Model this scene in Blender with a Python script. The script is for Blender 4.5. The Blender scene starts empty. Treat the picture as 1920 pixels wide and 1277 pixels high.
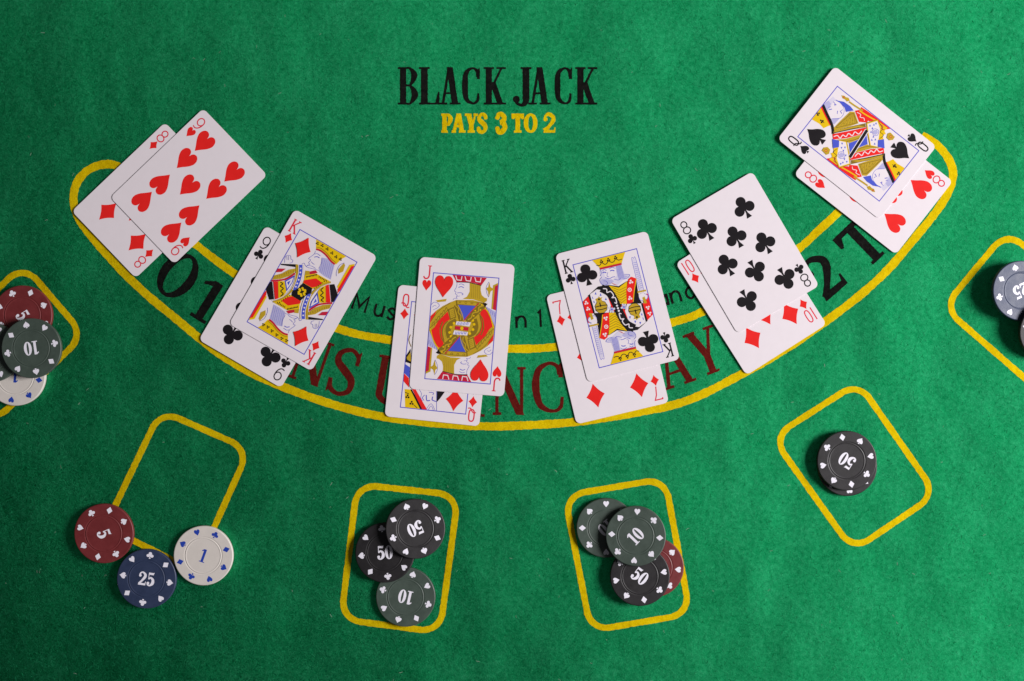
import bpy, math, random
from mathutils import Vector, Matrix, Quaternion
from mathutils.geometry import tessellate_polygon

R = math.radians
rnd = random.Random(7)
sc = bpy.context.scene
col = sc.collection

# ------------------------------------------------------------------ camera, light, exposure
S = 0.0003535                      # metres per photograph pixel on the felt
CAM_H = 0.95
cam_d = bpy.data.cameras.new('camera')
cam = bpy.data.objects.new('camera', cam_d)
col.objects.link(cam)
cam.location = (0, 0, CAM_H)
cam.rotation_euler = (0, 0, 0)
cam_d.sensor_width = 36
cam_d.lens = 36 * CAM_H / (1920 * S)
cam_d.clip_start = 0.01
cam_d.clip_end = 20
sc.camera = cam

world = bpy.data.worlds.new('World')
sc.world = world
world.use_nodes = True
bg = world.node_tree.nodes['Background']
bg.inputs['Color'].default_value = (0.96, 0.95, 1.0, 1)
bg.inputs['Strength'].default_value = 0.06

ld = bpy.data.lights.new('window_light', 'AREA')
ld.shape = 'RECTANGLE'
ld.size = 0.85
ld.size_y = 0.85
ld.energy = 93
ld.color = (1.0, 0.965, 0.975)
lamp = bpy.data.objects.new('window_light', ld)
col.objects.link(lamp)
lamp.location = (1.95, 0.05, 1.32)
lamp.rotation_euler = (Vector((0.05, 0.0, 0)) - Vector(lamp.location)).to_track_quat('-Z', 'Y').to_euler()

vs = sc.view_settings
vs.view_transform = 'Standard'
vs.look = 'None'
vs.exposure = 0.0
vs.gamma = 1.0
vs.use_curve_mapping = False


# ------------------------------------------------------------------ helpers
def lin(r, g, b):
    f = lambda c: c / 12.92 if c <= 0.04045 else ((c + 0.055) / 1.055) ** 2.4
    return (f(r / 255), f(g / 255), f(b / 255), 1)


def P(px, py, z=0.0):
    """pixel of the photograph -> place on a level z above the felt"""
    k = (CAM_H - z) / CAM_H
    return Vector(((px - 960) * S * k, (638.5 - py) * S * k, z))


class NT:
    def __init__(self, m):
        m.use_nodes = True
        self.t = m.node_tree
        self.bsdf = self.t.nodes['Principled BSDF']

    def n(self, typ, **kw):
        nd = self.t.nodes.new(typ)
        for k, v in kw.items():
            if k in nd.inputs.keys():
                nd.inputs[k].default_value = v
            else:
                setattr(nd, k, v)
        return nd

    def l(self, a, ao, b, bi):
        self.t.links.new(a.outputs[ao], b.inputs[bi])


def noise(nt, coord, scale, detail=2.0, rough=0.5, stretch=None, rot=0.0):
    src, so = coord
    if stretch:
        mp = nt.n('ShaderNodeMapping')
        mp.inputs['Scale'].default_value = stretch
        mp.inputs['Rotation'].default_value = (0, 0, rot)
        nt.l(src, so, mp, 'Vector')
        src, so = mp, 'Vector'
    nz = nt.n('ShaderNodeTexNoise', Scale=scale, Detail=detail, Roughness=rough)
    nt.l(src, so, nz, 'Vector')
    return nz


def maprange(nt, node, out, a, b, c, d):
    mr = nt.n('ShaderNodeMapRange')
    mr.inputs['From Min'].default_value = a
    mr.inputs['From Max'].default_value = b
    mr.inputs['To Min'].default_value = c
    mr.inputs['To Max'].default_value = d
    nt.l(node, out, mr, 'Value')
    return mr


def mixcol(nt, fac, a, b, blend='MIX'):
    mx = nt.n('ShaderNodeMix', data_type='RGBA', blend_type=blend)
    for sock, v in ((mx.inputs[0], fac), (mx.inputs[6], a), (mx.inputs[7], b)):
        if isinstance(v, tuple) and hasattr(v[0], 'outputs'):
            nt.t.links.new(v[0].outputs[v[1]], sock)
        else:
            sock.default_value = v
    return (mx, 2)


def math_node(nt, op, a, b):
    m = nt.n('ShaderNodeMath', operation=op)
    for i, v in enumerate((a, b)):
        if isinstance(v, tuple):
            nt.t.links.new(v[0].outputs[v[1]], m.inputs[i])
        else:
            m.inputs[i].default_value = v
    return (m, 0)


SHADE_LEAN = (0.37, 0.72)          # normal lean that darkens the felt towards the lower left
# old folds: normal, offset, half width, along-axis, fade from, fade to, height
FOLDS = [(1, .12, -.238, .006, (0, 1), .04, .14, -.055),
         (-.20, .98, .082, .006, (1, 0), .06, .10, .05),
         (.97, .25, .222, .008, (0, -1), .06, .12, -.06)]


def felt_material(name, base, dark, light, show=None, fibre_amt=1.0, sheen=0.25):
    """woolly cloth; show = colour of the ground cloth that shows through a print"""
    m = bpy.data.materials.new(name)
    nt = NT(m)
    tc = nt.n('ShaderNodeTexCoord')
    co = (tc, 'Object')
    f1 = noise(nt, co, 1.0, 3, 0.6, (2600, 900, 900), 0.5)
    f2 = noise(nt, co, 1.0, 3, 0.6, (850, 2500, 900), -0.35)
    f3 = noise(nt, co, 1.0, 3, 0.6, (2400, 800, 900), 1.25)
    fm = math_node(nt, 'MAXIMUM', (f1, 0), (f2, 0))
    fm = math_node(nt, 'MAXIMUM', fm, (f3, 0))
    clump = noise(nt, co, 330, 3, 0.65)
    blotch = noise(nt, co, 38, 4, 0.6)
    a = maprange(nt, fm[0], fm[1], 0.52, 0.74, 0.0, 1.0)
    b = maprange(nt, clump, 0, 0.30, 0.70, 0.0, 1.0)
    c = maprange(nt, blotch, 0, 0.3, 0.7, 0.0, 1.0)
    v = math_node(nt, 'MULTIPLY', (a, 0), 0.46)
    v2 = math_node(nt, 'MULTIPLY', (b, 0), 0.40)
    v3 = math_node(nt, 'MULTIPLY', (c, 0), 0.18)
    v = math_node(nt, 'ADD', v, v2)
    v = math_node(nt, 'ADD', v, v3)
    ramp = nt.n('ShaderNodeValToRGB')
    nt.l(v[0], v[1], ramp, 'Fac')
    e = ramp.color_ramp.elements
    e[0].position = 0.12
    e[0].color = dark
    e[1].position = 0.92
    e[1].color = light
    mid = ramp.color_ramp.elements.new(0.5)
    mid.color = base
    colr = (ramp, 0)
    if show:
        sp = noise(nt, co, 1150, 3, 0.7)
        th = maprange(nt, sp, 0, 0.64, 0.78, 0.0, 0.6)
        colr = mixcol(nt, (th, 0), colr, show)
    # stray pale lint
    lint = noise(nt, co, 1.0, 1, 0.4, (420, 900, 500), 0.8)
    lt = maprange(nt, lint, 0, 0.80, 0.85, 0.0, 0.35)
    colr = mixcol(nt, (lt, 0), colr, (0.35, 0.5, 0.38, 1))
    nt.t.links.new(colr[0].outputs[colr[1]], nt.bsdf.inputs['Base Color'])
    nt.bsdf.inputs['Roughness'].default_value = 0.95
    nt.bsdf.inputs['Specular IOR Level'].default_value = 0.04
    nt.bsdf.inputs['Sheen Weight'].default_value = sheen
    nt.bsdf.inputs['Sheen Roughness'].default_value = 0.6
    nt.bsdf.inputs['Sheen Tint'].default_value = (0.5, 1.0, 0.72, 1) if not show else base
    # normal leaned away from the lamp: added shade, deepest at the lower left
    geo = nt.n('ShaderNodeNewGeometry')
    leant = nt.n('ShaderNodeVectorMath', operation='ADD')
    nt.l(geo, 'Normal', leant, 0)
    shade_axis = nt.n('ShaderNodeVectorMath', operation='DOT_PRODUCT')
    nt.l(tc, 'Object', shade_axis, 0)
    shade_axis.inputs[1].default_value = (-.8, -.6, 0)
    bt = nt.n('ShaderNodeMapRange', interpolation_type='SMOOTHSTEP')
    nt.l(shade_axis, 'Value', bt, 'Value')
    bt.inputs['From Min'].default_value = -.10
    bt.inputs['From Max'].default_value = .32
    bt.inputs['To Min'].default_value = SHADE_LEAN[0] if not show else .05
    bt.inputs['To Max'].default_value = SHADE_LEAN[1] if not show else .16
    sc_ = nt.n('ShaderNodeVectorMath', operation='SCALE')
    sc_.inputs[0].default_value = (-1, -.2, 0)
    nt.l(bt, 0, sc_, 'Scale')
    nt.l(sc_, 0, leant, 1)
    shade_normal = nt.n('ShaderNodeVectorMath', operation='NORMALIZE')
    nt.l(leant, 0, shade_normal, 0)
    # broad soft ripples and a few old folds of the loose cloth, then the nap
    rip = noise(nt, co, 1.0, 2, 0.5, (11, 8, 8), 0.5)
    rip2 = noise(nt, co, 34, 3, 0.5)
    hs = math_node(nt, 'MULTIPLY', (rip2, 0), 0.26)
    hs = math_node(nt, 'ADD', (rip, 0), hs)
    for nx, ny, c0, w, ax, a0, a1, amt in FOLDS:
        dt = nt.n('ShaderNodeVectorMath', operation='DOT_PRODUCT')
        wob = noise(nt, co, 14, 2)
        nt.l(tc, 'Object', dt, 0)
        dt.inputs[1].default_value = (nx, ny, 0)
        d = math_node(nt, 'ADD', (dt, 'Value'), -c0)
        wb = maprange(nt, wob, 0, 0, 1, -.012, .012)
        d = math_node(nt, 'ADD', d, (wb, 0))
        st = nt.n('ShaderNodeMapRange', interpolation_type='SMOOTHSTEP')
        nt.t.links.new(d[0].outputs[d[1]], st.inputs['Value'])
        st.inputs['From Min'].default_value = -w
        st.inputs['From Max'].default_value = w
        al = nt.n('ShaderNodeVectorMath', operation='DOT_PRODUCT')
        nt.l(tc, 'Object', al, 0)
        al.inputs[1].default_value = (ax[0], ax[1], 0)
        m1 = nt.n('ShaderNodeMapRange', interpolation_type='SMOOTHSTEP')
        nt.l(al, 'Value', m1, 'Value')
        m1.inputs['From Min'].default_value = a0
        m1.inputs['From Max'].default_value = a1
        k = math_node(nt, 'MULTIPLY', (st, 0), (m1, 0))
        k = math_node(nt, 'MULTIPLY', k, amt)
        hs = math_node(nt, 'ADD', hs, k)
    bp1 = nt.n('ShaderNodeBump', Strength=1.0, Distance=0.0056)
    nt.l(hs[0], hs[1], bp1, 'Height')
    nt.l(shade_normal, 0, bp1, 'Normal')
    bp2 = nt.n('ShaderNodeBump', Strength=0.5, Distance=0.0005 * fibre_amt)
    nt.l(v[0], v[1], bp2, 'Height')
    nt.l(bp1, 'Normal', bp2, 'Normal')
    nt.l(bp2, 'Normal', nt.bsdf, 'Normal')
    return m


def plain_material(name, c, rough=0.45, spec=0.35, var=0.06, bump=0.0, bscale=2500, dust=0.0):
    m = bpy.data.materials.new(name)
    nt = NT(m)
    tc = nt.n('ShaderNodeTexCoord')
    co = (tc, 'Object')
    nz = noise(nt, co, 170, 4, 0.6)
    fac = maprange(nt, nz, 0, 0.3, 0.7, 0.0, 1.0)
    d = tuple(x * (1 - var) for x in c[:3]) + (1,)
    l = tuple(min(1, x * (1 + var)) for x in c[:3]) + (1,)
    cc = mixcol(nt, (fac, 0), d, l)
    if dust:
        s = noise(nt, co, 900, 3, 0.7)
        f = maprange(nt, s, 0, 0.66, 0.76, 0.0, dust)
        cc = mixcol(nt, (f, 0), cc, (0.4, 0.4, 0.4, 1))
    nt.t.links.new(cc[0].outputs[cc[1]], nt.bsdf.inputs['Base Color'])
    nt.bsdf.inputs['Specular IOR Level'].default_value = spec
    rr = maprange(nt, nz, 0, 0.3, 0.7, rough - 0.06, rough + 0.06)
    nt.l(rr, 0, nt.bsdf, 'Roughness')
    if bump:
        bn = noise(nt, co, bscale, 2, 0.6)
        bp = nt.n('ShaderNodeBump', Strength=bump, Distance=0.0002)
        nt.l(bn, 0, bp, 'Height')
        nt.l(bp, 'Normal', nt.bsdf, 'Normal')
    return m


GREEN = (0.022, 0.52, 0.190, 1)
M = {}
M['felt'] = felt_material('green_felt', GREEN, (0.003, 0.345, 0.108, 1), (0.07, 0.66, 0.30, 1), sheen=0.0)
M['fibre_a'] = plain_material('pale_felt_fibre', (0.014, 0.235, 0.095, 1), 0.9, 0.02)
M['fibre_b'] = plain_material('dark_felt_fibre', (0.001, 0.10, 0.028, 1), 0.9, 0.02)
M['lint'] = plain_material('pale_lint', (0.30, 0.42, 0.34, 1), 0.9, 0.02)
M['felt_yellow'] = felt_material('yellow_print_on_felt', (0.74, 0.53, 0.002, 1), (0.60, 0.40, 0.0, 1), (0.84, 0.64, 0.01, 1), (0.45, 0.40, 0.01, 1), 0.8, 0.0)
M['felt_black'] = felt_material('black_print_on_felt', (0.009, 0.009, 0.008, 1), (0.004, 0.004, 0.004, 1), (0.02, 0.02, 0.017, 1), (0.006, 0.05, 0.02, 1), 0.8, 0.0)
M['felt_red'] = felt_material('maroon_print_on_felt', (0.120, 0.010, 0.007, 1), (0.08, 0.006, 0.005, 1), (0.17, 0.02, 0.012, 1), (0.06, 0.06, 0.025, 1), 0.8, 0.0)

CARD = (0.735, 0.672, 0.705, 1)
M['card'] = plain_material('playing_card_stock', CARD, 0.5, 0.10, 0.012, 0.06, 1500)
pr = dict(rough=0.5, spec=0.10, var=0.04)
M['red'] = plain_material('card_red_ink', (0.74, 0.018, 0.016, 1), **pr)
M['index_red'] = plain_material('card_index_red_ink', (0.66, 0.03, 0.055, 1), **pr)
M['black'] = plain_material('card_black_ink', (0.011, 0.009, 0.011, 1), **pr)
M['blue'] = plain_material('card_blue_ink', (0.065, 0.09, 0.52, 1), **pr)
M['line'] = plain_material('card_blue_line_ink', (0.095, 0.09, 0.50, 1), **pr)
M['lav'] = plain_material('card_lavender_tint', (0.42, 0.40, 0.62, 1), **pr)
M['pale'] = plain_material('card_pale_tint', (0.60, 0.56, 0.68, 1), **pr)
M['yellow'] = plain_material('card_yellow_ink', (0.72, 0.47, 0.004, 1), **pr)
M['gold'] = plain_material('card_gold_ink', (0.47, 0.31, 0.02, 1), **pr)
M['dgold'] = plain_material('card_dark_gold_ink', (0.21, 0.135, 0.014, 1), **pr)
M['crimson'] = plain_material('card_crimson_ink', (0.50, 0.015, 0.04, 1), **pr)
M['white'] = M['card']

ch = dict(rough=0.50, spec=0.55, var=0.12, bump=0.25, bscale=1900, dust=0.10)
M['chip_red'] = plain_material('red_chip_plastic', (0.150, 0.017, 0.019, 1), **ch)
M['chip_blue'] = plain_material('blue_chip_plastic', (0.021, 0.034, 0.082, 1), **ch)
M['chip_green'] = plain_material('grey_green_chip_plastic', (0.050, 0.072, 0.058, 1), **ch)
M['chip_black'] = plain_material('black_chip_plastic', (0.0115, 0.010, 0.0115, 1), **ch)
M['chip_white'] = plain_material('cream_chip_plastic', (0.62, 0.575, 0.53, 1), 0.5, 0.42, 0.03, 0.2, 1900, 0.0)
M['mark_white'] = plain_material('white_chip_print', (0.80, 0.78, 0.86, 1), 0.5, 0.3, 0.05)
M['mark_blue'] = plain_material('blue_chip_print', (0.015, 0.05, 0.36, 1), 0.5, 0.3, 0.05)


# ------------------------------------------------------------------ flat shapes: a piece is (verts, faces)
def catmull(pts, n=8, closed=False):
    out = []
    N = len(pts)
    dim = len(pts[0])
    for i in range(N if closed else N - 1):
        g = (lambda k: pts[k % N]) if closed else (lambda k: pts[max(0, min(N - 1, k))])
        p0, p1, p2, p3 = g(i - 1), g(i), g(i + 1), g(i + 2)
        for j in range(n):
            t = j / n
            out.append(tuple(0.5 * (2 * p1[d] + (p2[d] - p0[d]) * t + (2 * p0[d] - 5 * p1[d] + 4 * p2[d] - p3[d]) * t * t
                                    + (3 * p1[d] - p0[d] - 3 * p2[d] + p3[d]) * t ** 3) for d in range(dim)))
    if not closed:
        out.append(tuple(pts[-1]))
    return out


def poly(pts):
    tris = tessellate_polygon([[Vector((x, y, 0)) for x, y in pts]])
    return ([tuple(p) for p in pts], [tuple(t) for t in tris])


def ribbon(pts, closed=False, w=None):
    """pts = (x, y) with width w, or (x, y, width)"""
    n = len(pts)
    L, Rr = [], []
    for i in range(n):
        a = pts[(i - 1) % n] if closed else pts[max(0, i - 1)]
        b = pts[(i + 1) % n] if closed else pts[min(n - 1, i + 1)]
        p = pts[i]
        def nrm(q, r):
            dx, dy = r[0] - q[0], r[1] - q[1]
            d = math.hypot(dx, dy) or 1e-9
            return (-dy / d, dx / d)
        n1 = nrm(a, p) if (closed or i > 0) else nrm(p, b)
        n2 = nrm(p, b) if (closed or i < n - 1) else n1
        mx, my = n1[0] + n2[0], n1[1] + n2[1]
        d = math.hypot(mx, my) or 1e-9
        mx, my = mx / d, my / d
        cosv = max(0.45, mx * n1[0] + my * n1[1])
        ww = (w if w is not None else p[2]) / 2 / cosv
        L.append((p[0] + mx * ww, p[1] + my * ww))
        Rr.append((p[0] - mx * ww, p[1] - my * ww))
    v = L + Rr
    f = [(i, (i + 1) % n, n + (i + 1) % n, n + i) for i in range(n if closed else n - 1)]
    return (v, f)


def disc(cx, cy, r, n=18, ry=None):
    ry = ry or r
    return poly([(cx + r * math.cos(2 * math.pi * i / n), cy + ry * math.sin(2 * math.pi * i / n)) for i in range(n)])


def ring(cx, cy, rx, ry, w, n=28):
    return ribbon([(cx + rx * math.cos(2 * math.pi * i / n), cy + ry * math.sin(2 * math.pi * i / n)) for i in range(n)], True, w)


def rect(x0, y0, x1, y1):
    return poly([(x0, y0), (x1, y0), (x1, y1), (x0, y1)])


def xf(piece, s=1.0, ang=0.0, dx=0.0, dy=0.0, sx=1.0):
    c, sn = math.cos(ang), math.sin(ang)
    return ([(dx + s * (c * x * sx - sn * y), dy + s * (sn * x * sx + c * y)) for x, y in piece[0]], piece[1])


def suit(kind):
    """unit-height suit mark round the origin, as pieces"""
    if kind == 'heart':
        h = [(0, -0.5), (0.13, -0.31), (0.30, -0.09), (0.395, 0.10), (0.41, 0.25), (0.36, 0.40), (0.24, 0.49), (0.11, 0.47), (0.03, 0.38), (0, 0.25)]
        h = h[:1] + catmull(h, 3)[1:]
        return [poly(h + [(-x, y) for x, y in reversed(h[1:-1])])]
    if kind == 'diamond':
        q = []
        for (ax, ay), (bx, by) in (((0, .5), (.385, 0)), ((.385, 0), (0, -.5)), ((0, -.5), (-.385, 0)), ((-.385, 0), (0, .5))):
            for i in range(5):
                t = i / 5
                k = 1 - 0.20 * 4 * t * (1 - t) * 0.55
                q.append(((ax + (bx - ax) * t) * k, (ay + (by - ay) * t) * k))
        return [poly(q)]
    if kind == 'club':
        return [disc(0, 0.27, 0.225), disc(-0.25, -0.07, 0.225), disc(0.25, -0.07, 0.225),
                poly([(-0.12, 0.12), (0.12, 0.12), (0.12, -0.05), (0.02, -0.12), (-0.02, -0.12), (-0.12, -0.05)]),
                poly([(0.03, -0.05), (0.045, -0.28), (0.13, -0.5), (-0.13, -0.5), (-0.045, -0.28), (-0.03, -0.05)])]
    h = [(0, 0.5), (0.12, 0.32), (0.30, 0.13), (0.40, -0.05), (0.41, -0.20), (0.33, -0.33), (0.20, -0.36), (0.08, -0.30), (0.0, -0.18)]
    h = h[:1] + catmull(h, 3)[1:]
    return [poly(h + [(-x, y) for x, y in reversed(h[1:-1])]),
            poly([(0.025, -0.15), (0.05, -0.33), (0.14, -0.5), (-0.14, -0.5), (-0.05, -0.33), (-0.025, -0.15)])]


def glyph(ch, W, T=0.17, h=0.05):
    """serifed capitals and figures, height 1, from x=0 to x=W; T stem, h hairline"""
    p = []
    s = 0.055
    c = lambda pts, n=8: p.append(ribbon(catmull(pts, n)))
    def stem(x, y0=0.0, y1=1.0, bot=True, top=True, t=T):
        p.append(rect(x, y0, x + t, y1))
        if bot:
            p.append(rect(x - s, y0, x + t + s, y0 + h))
        if top:
            p.append(rect(x - s, y1 - h, x + t + s, y1))
    def diag(x0, y0, x1, y1, t):
        p.append(poly([(x0 - t / 2, y0), (x0 + t / 2, y0), (x1 + t / 2, y1), (x1 - t / 2, y1)]))
    if ch == 'B':
        stem(s)
        c([(s + T, 1 - h / 2, h), (W * .60, 1 - h * .7, h * 1.3), (W - T * .62, .78, T), (W * .62, .53, h * 1.3), (s + T, .52, h)])
        c([(s + T, .50, h), (W * .62, .495, h * 1.3), (W - T * .52, .27, T * 1.06), (W * .62, h * .7, h * 1.3), (s + T, h / 2, h)])
    elif ch == 'P':
        stem(s)
        c([(s + T, 1 - h / 2, h), (W * .62, 1 - h * .7, h * 1.3), (W - T * .55, .73, T), (W * .62, .45, h * 1.3), (s + T, .44, h)])
    elif ch == 'L':
        stem(s)
        p.append(rect(s + T, 0, W, h))
        p.append(poly([(W - h, 0), (W, 0), (W, .34), (W - h * .8, .34), (W - h * 2.2, h)]))
    elif ch == 'A':
        diag(s * 2, 0, W * .47, 1, max(h * 1.4, T * .36))
        diag(W - s - T * .55, 0, W * .50, 1, T)
        p.append(rect(W * .24, .28, W * .72, .28 + h))
        p.append(rect(0, 0, s * 4.2, h))
        p.append(rect(W - T - s * 2.2, 0, W, h))
    elif ch == 'C':
        c([(W - h * 1.2, .74, h * 1.6), (W * .84, .90, T * .55), (W * .58, 1 - h * .6, h * 1.2), (W * .24, .84, T * .8), (T * .55, .5, T), (W * .24, .16, T * .8),
           (W * .60, h * .6, h * 1.2), (W * .86, .10, T * .5), (W - h * .8, .30, h)])
        p.append(poly([(W - h * 1.6, .68), (W, .68), (W, 1), (W - h * 1.6, .90)]))
    elif ch == 'K':
        stem(s)
        diag(s + T * .75, .36, W - s * 2.0, 1, max(h * 1.3, T * .38))
        diag(W - T * .55 - s, 0, s + T * 1.12, .60, T * .95)
        p.append(rect(W - s * 4.6, 1 - h, W, 1))
        p.append(rect(W - T - s * 3.0, 0, W, h))
    elif ch == 'J':
        x = W - s - T
        p.append(rect(x, .14, x + T, 1))
        p.append(rect(x - s, 1 - h, W, 1))
        c([(x + T * .5, .18, T), (x + T * .42, .06, T * .85), (x - T * .1, -.02, T * .5), (W * .22, .03, h * 1.6), (W * .14, .13, h * 2)])
        p.append(disc(W * .17, .14, T * .52))
    elif ch == 'N':
        t = T * .45
        stem(s, top=False, t=t)
        p.append(rect(0, 1 - h, s + T, 1))
        diag(W - s - t * .9, 0, s + T * .45, 1, T * 1.15)
        p.append(rect(W - s - t, .0, W - s, 1))
        p.append(rect(W - t - s * 2, 1 - h, W, 1))
    elif ch == 'S':
        c([(W * .86, .70, h * 1.3), (W * .84, .86, h * 1.6), (W * .56, .965, h * 1.5), (W * .24, .86, T * .7), (W * .22, .68, T * .95), (W * .50, .53, T * 1.1),
           (W * .80, .36, T * 1.0), (W * .80, .14, T * .75), (W * .48, .035, h * 1.5), (W * .18, .12, h * 1.8), (W * .12, .30, h * 1.3)])
        p.append(poly([(W * .80, .68), (W * .93, .68), (W * .93, .98), (W * .85, .92)]))
        p.append(poly([(W * .05, .32), (W * .18, .32), (W * .13, .08), (W * .05, .02)]))
    elif ch == 'U':
        p.append(rect(s, .28, s + T, 1))
        p.append(rect(0, 1 - h, s * 2 + T, 1))
        t = T * .45
        c([(s + T / 2, .32, T), (s + T * .6, .14, T * .92), (W * .5, .035, h * 1.8), (W - s - t, .14, t), (W - s - t * .5, .32, t)])
        p.append(rect(W - s - t, .30, W - s, 1))
        p.append(rect(W - s * 2 - t, 1 - h, W, 1))
    elif ch == 'Y':
        x = W * .5 - T / 2
        p.append(rect(x, 0, x + T, .46))
        p.append(rect(x - s * 1.3, 0, x + T + s * 1.3, h))
        p.append(poly([(x, .40), (x + T, .44), (s + T * 1.15, 1), (s, 1)]))
        p.append(poly([(x + T * .55, .44), (x + T, .40), (W - s * 1.4, 1), (W - s * 1.4 - T * .42, 1)]))
        p.append(rect(0, 1 - h, s * 2.2 + T, 1))
        p.append(rect(W - s * 4.2, 1 - h, W, 1))
    elif ch == 'T':
        x = W * .5 - T / 2
        p.append(rect(x, 0, x + T, 1))
        p.append(rect(x - s * 1.4, 0, x + T + s * 1.4, h))
        p.append(rect(0, 1 - h * 1.5, W, 1))
        p.append(poly([(0, 1), (h * 1.7, 1), (h * 2.4, .90), (h * .9, .70), (0, .72)]))
        p.append(poly([(W, 1), (W - h * 1.7, 1), (W - h * 2.4, .90), (W - h * .9, .70), (W, .72)]))
    elif ch in 'O0':
        n = 40
        outer = [(W / 2 + W / 2 * math.cos(2 * math.pi * i / n), .5 + .51 * math.sin(2 * math.pi * i / n)) for i in range(n)]
        inner = [(W / 2 + (W / 2 - T) * math.cos(2 * math.pi * i / n), .5 + (.51 - h * 1.1) * math.sin(2 * math.pi * i / n)) for i in range(n)]
        p.append((outer + inner, [(i, (i + 1) % n, n + (i + 1) % n, n + i) for i in range(n)]))
    elif ch == '1':
        x = W * .5 - T * .35
        p.append(rect(x, 0, x + T, 1))
        p.append(rect(x - s * 2, 0, x + T + s * 2, h * 1.1))
        p.append(poly([(x, 1), (x, .86), (x - W * .30, .80), (x - W * .30, .87)]))
    elif ch == '2':
        c([(W * .14, .68, T * .55), (W * .18, .86, T * .5), (W * .46, .965, h * 1.7), (W * .80, .82, T * .85), (W * .80, .62, T * .95), (W * .46, .32, T * .7), (W * .10, .09, h * 2.2)])
        p.append(disc(W * .19, .70, T * .46))
        p.append(poly([(W * .02, 0), (W * .92, 0), (W * .96, .14), (W * .26, .16), (W * .06, .12)]))
        p.append(poly([(W * .88, .0), (W * .97, .0), (W, .29), (W * .93, .29), (W * .84, .12)]))
    elif ch == '3':
        c([(W * .14, .80, T * .55), (W * .30, .94, h * 2), (W * .56, .955, h * 2), (W * .80, .78, T), (W * .60, .56, h * 2.2), (W * .40, .53, h * 2)])
        c([(W * .42, .54, h * 2), (W * .66, .52, h * 2.2), (W * .84, .28, T * 1.05), (W * .56, .05, h * 2.2), (W * .26, .06, h * 2), (W * .12, .22, T * .55)])
        p.append(disc(W * .18, .79, T * .5))
        p.append(disc(W * .18, .21, T * .52))
    elif ch == '5':
        p.append(poly([(W * .18, 1), (W * .84, 1), (W * .94, 1.04), (W * .82, .83), (W * .18, .85)]))
        p.append(rect(W * .18, .50, W * .27, .90))
        c([(W * .22, .50, h * 1.4), (W * .48, .62, h * 2.2), (W * .80, .48, T * .9), (W * .80, .22, T * 1.05), (W * .46, .035, h * 1.8), (W * .18, .09, T * .5), (W * .16, .18, T * .5)])
        p.append(disc(W * .21, .20, T * .5))
    return p


def index_glyph(ch):
    """thin corner figures of the cards, height 1, centred; two splayed strokes for 10"""
    w = 0.085
    c = lambda pts, n=8: ribbon(catmull(pts, n), False, w)
    st = lambda pts: ribbon(pts, False, w)
    if ch == '7':
        return [st([(-.27, .36), (-.27, .46), (.28, .46), (.12, .1), (.03, -.5)])]
    if ch == '8':
        return [ring(0, .235, .215, .225, w), ring(0, -.225, .265, .24, w)]
    if ch == '9':
        return [ring(0, .17, .25, .29, w), c([(.25, .17), (.23, -.10), (.12, -.33), (-.05, -.44), (-.24, -.40)])]
    if ch == '10':
        return [st([(-.27, .5), (-.27, -.5)]), ribbon([(.14 + .17 * math.copysign(abs(math.cos(a)) ** .75, math.cos(a)), .46 * math.copysign(abs(math.sin(a)) ** .75, math.sin(a)))
                                                     for a in [2 * math.pi * i / 28 for i in range(28)]], True, w)]
    if ch == 'K':
        t = .07
        return [ribbon([(-.20, .46), (-.20, -.46)], False, .12), ribbon([(-.30, .47), (-.08, .47)], False, t), ribbon([(-.30, -.47), (-.08, -.47)], False, t),
                ribbon([(-.18, -.06), (.20, .45)], False, .085), ribbon([(-.08, .07), (.22, -.45)], False, .12),
                ribbon([(.09, .47), (.30, .47)], False, t), ribbon([(.10, -.47), (.33, -.47)], False, t)]
    if ch == 'Q':
        return [ribbon([(.19 * math.copysign(abs(math.cos(a)) ** .7, math.cos(a)), .05 + .42 * math.copysign(abs(math.sin(a)) ** .7, math.sin(a)))
                        for a in [2 * math.pi * i / 28 for i in range(28)]], True, .1),
                ribbon(catmull([(-.30, -.20), (-.16, -.14), (0, -.26), (.12, -.46), (.30, -.44)], 5), False, .085)]
    if ch == 'J':
        return [ribbon(catmull([(.14, .47), (.14, .1), (.13, -.25), (.02, -.43), (-.16, -.44), (-.26, -.30)], 6), False, .11), ribbon([(.0, .47), (.28, .47)], False, .07)]


def sans(ch):
    """plain lower-case printed line on the felt, x height 0.72"""
    if ch == 'M':
        return [[(-.42, 0), (-.40, 1), (0, .25), (.40, 1), (.42, 0)]], .95
    if ch == 'u':
        return [catmull([(-.26, .72), (-.26, .25), (-.12, .02), (.10, .04), (.26, .25)], 6), [(.26, .72), (.26, 0)]], .6
    if ch == 's':
        return [catmull([(.22, .58), (.02, .71), (-.2, .56), (-.02, .38), (.22, .22), (.02, .0), (-.22, .12)], 6)], .55
    if ch == 'n':
        return [[(-.28, .72), (-.28, 0)], catmull([(-.28, .40), (-.14, .66), (.12, .70), (.27, .48), (.28, 0)], 6)], .6
    if ch == '1':
        return [[(-.12, .86), (.03, 1.0), (.03, 0)]], .3
    if ch == 'a':
        return [catmull([(.24, .50), (.0, .71), (-.26, .5), (-.27, .2), (-.05, .0), (.24, .20)], 6), [(.26, .72), (.26, 0)]], .6
    if ch == 'd':
        return [catmull([(.24, .50), (.0, .71), (-.26, .5), (-.27, .2), (-.05, .0), (.24, .20)], 6), [(.26, 1.0), (.26, 0)]], .6


# ------------------------------------------------------------------ meshes and objects
def link(name, mesh, parent=None, **props):
    o = bpy.data.objects.new(name, mesh)
    col.objects.link(o)
    if parent:
        o.parent = parent
    for k, v in props.items():
        o[k] = v
    return o


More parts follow.
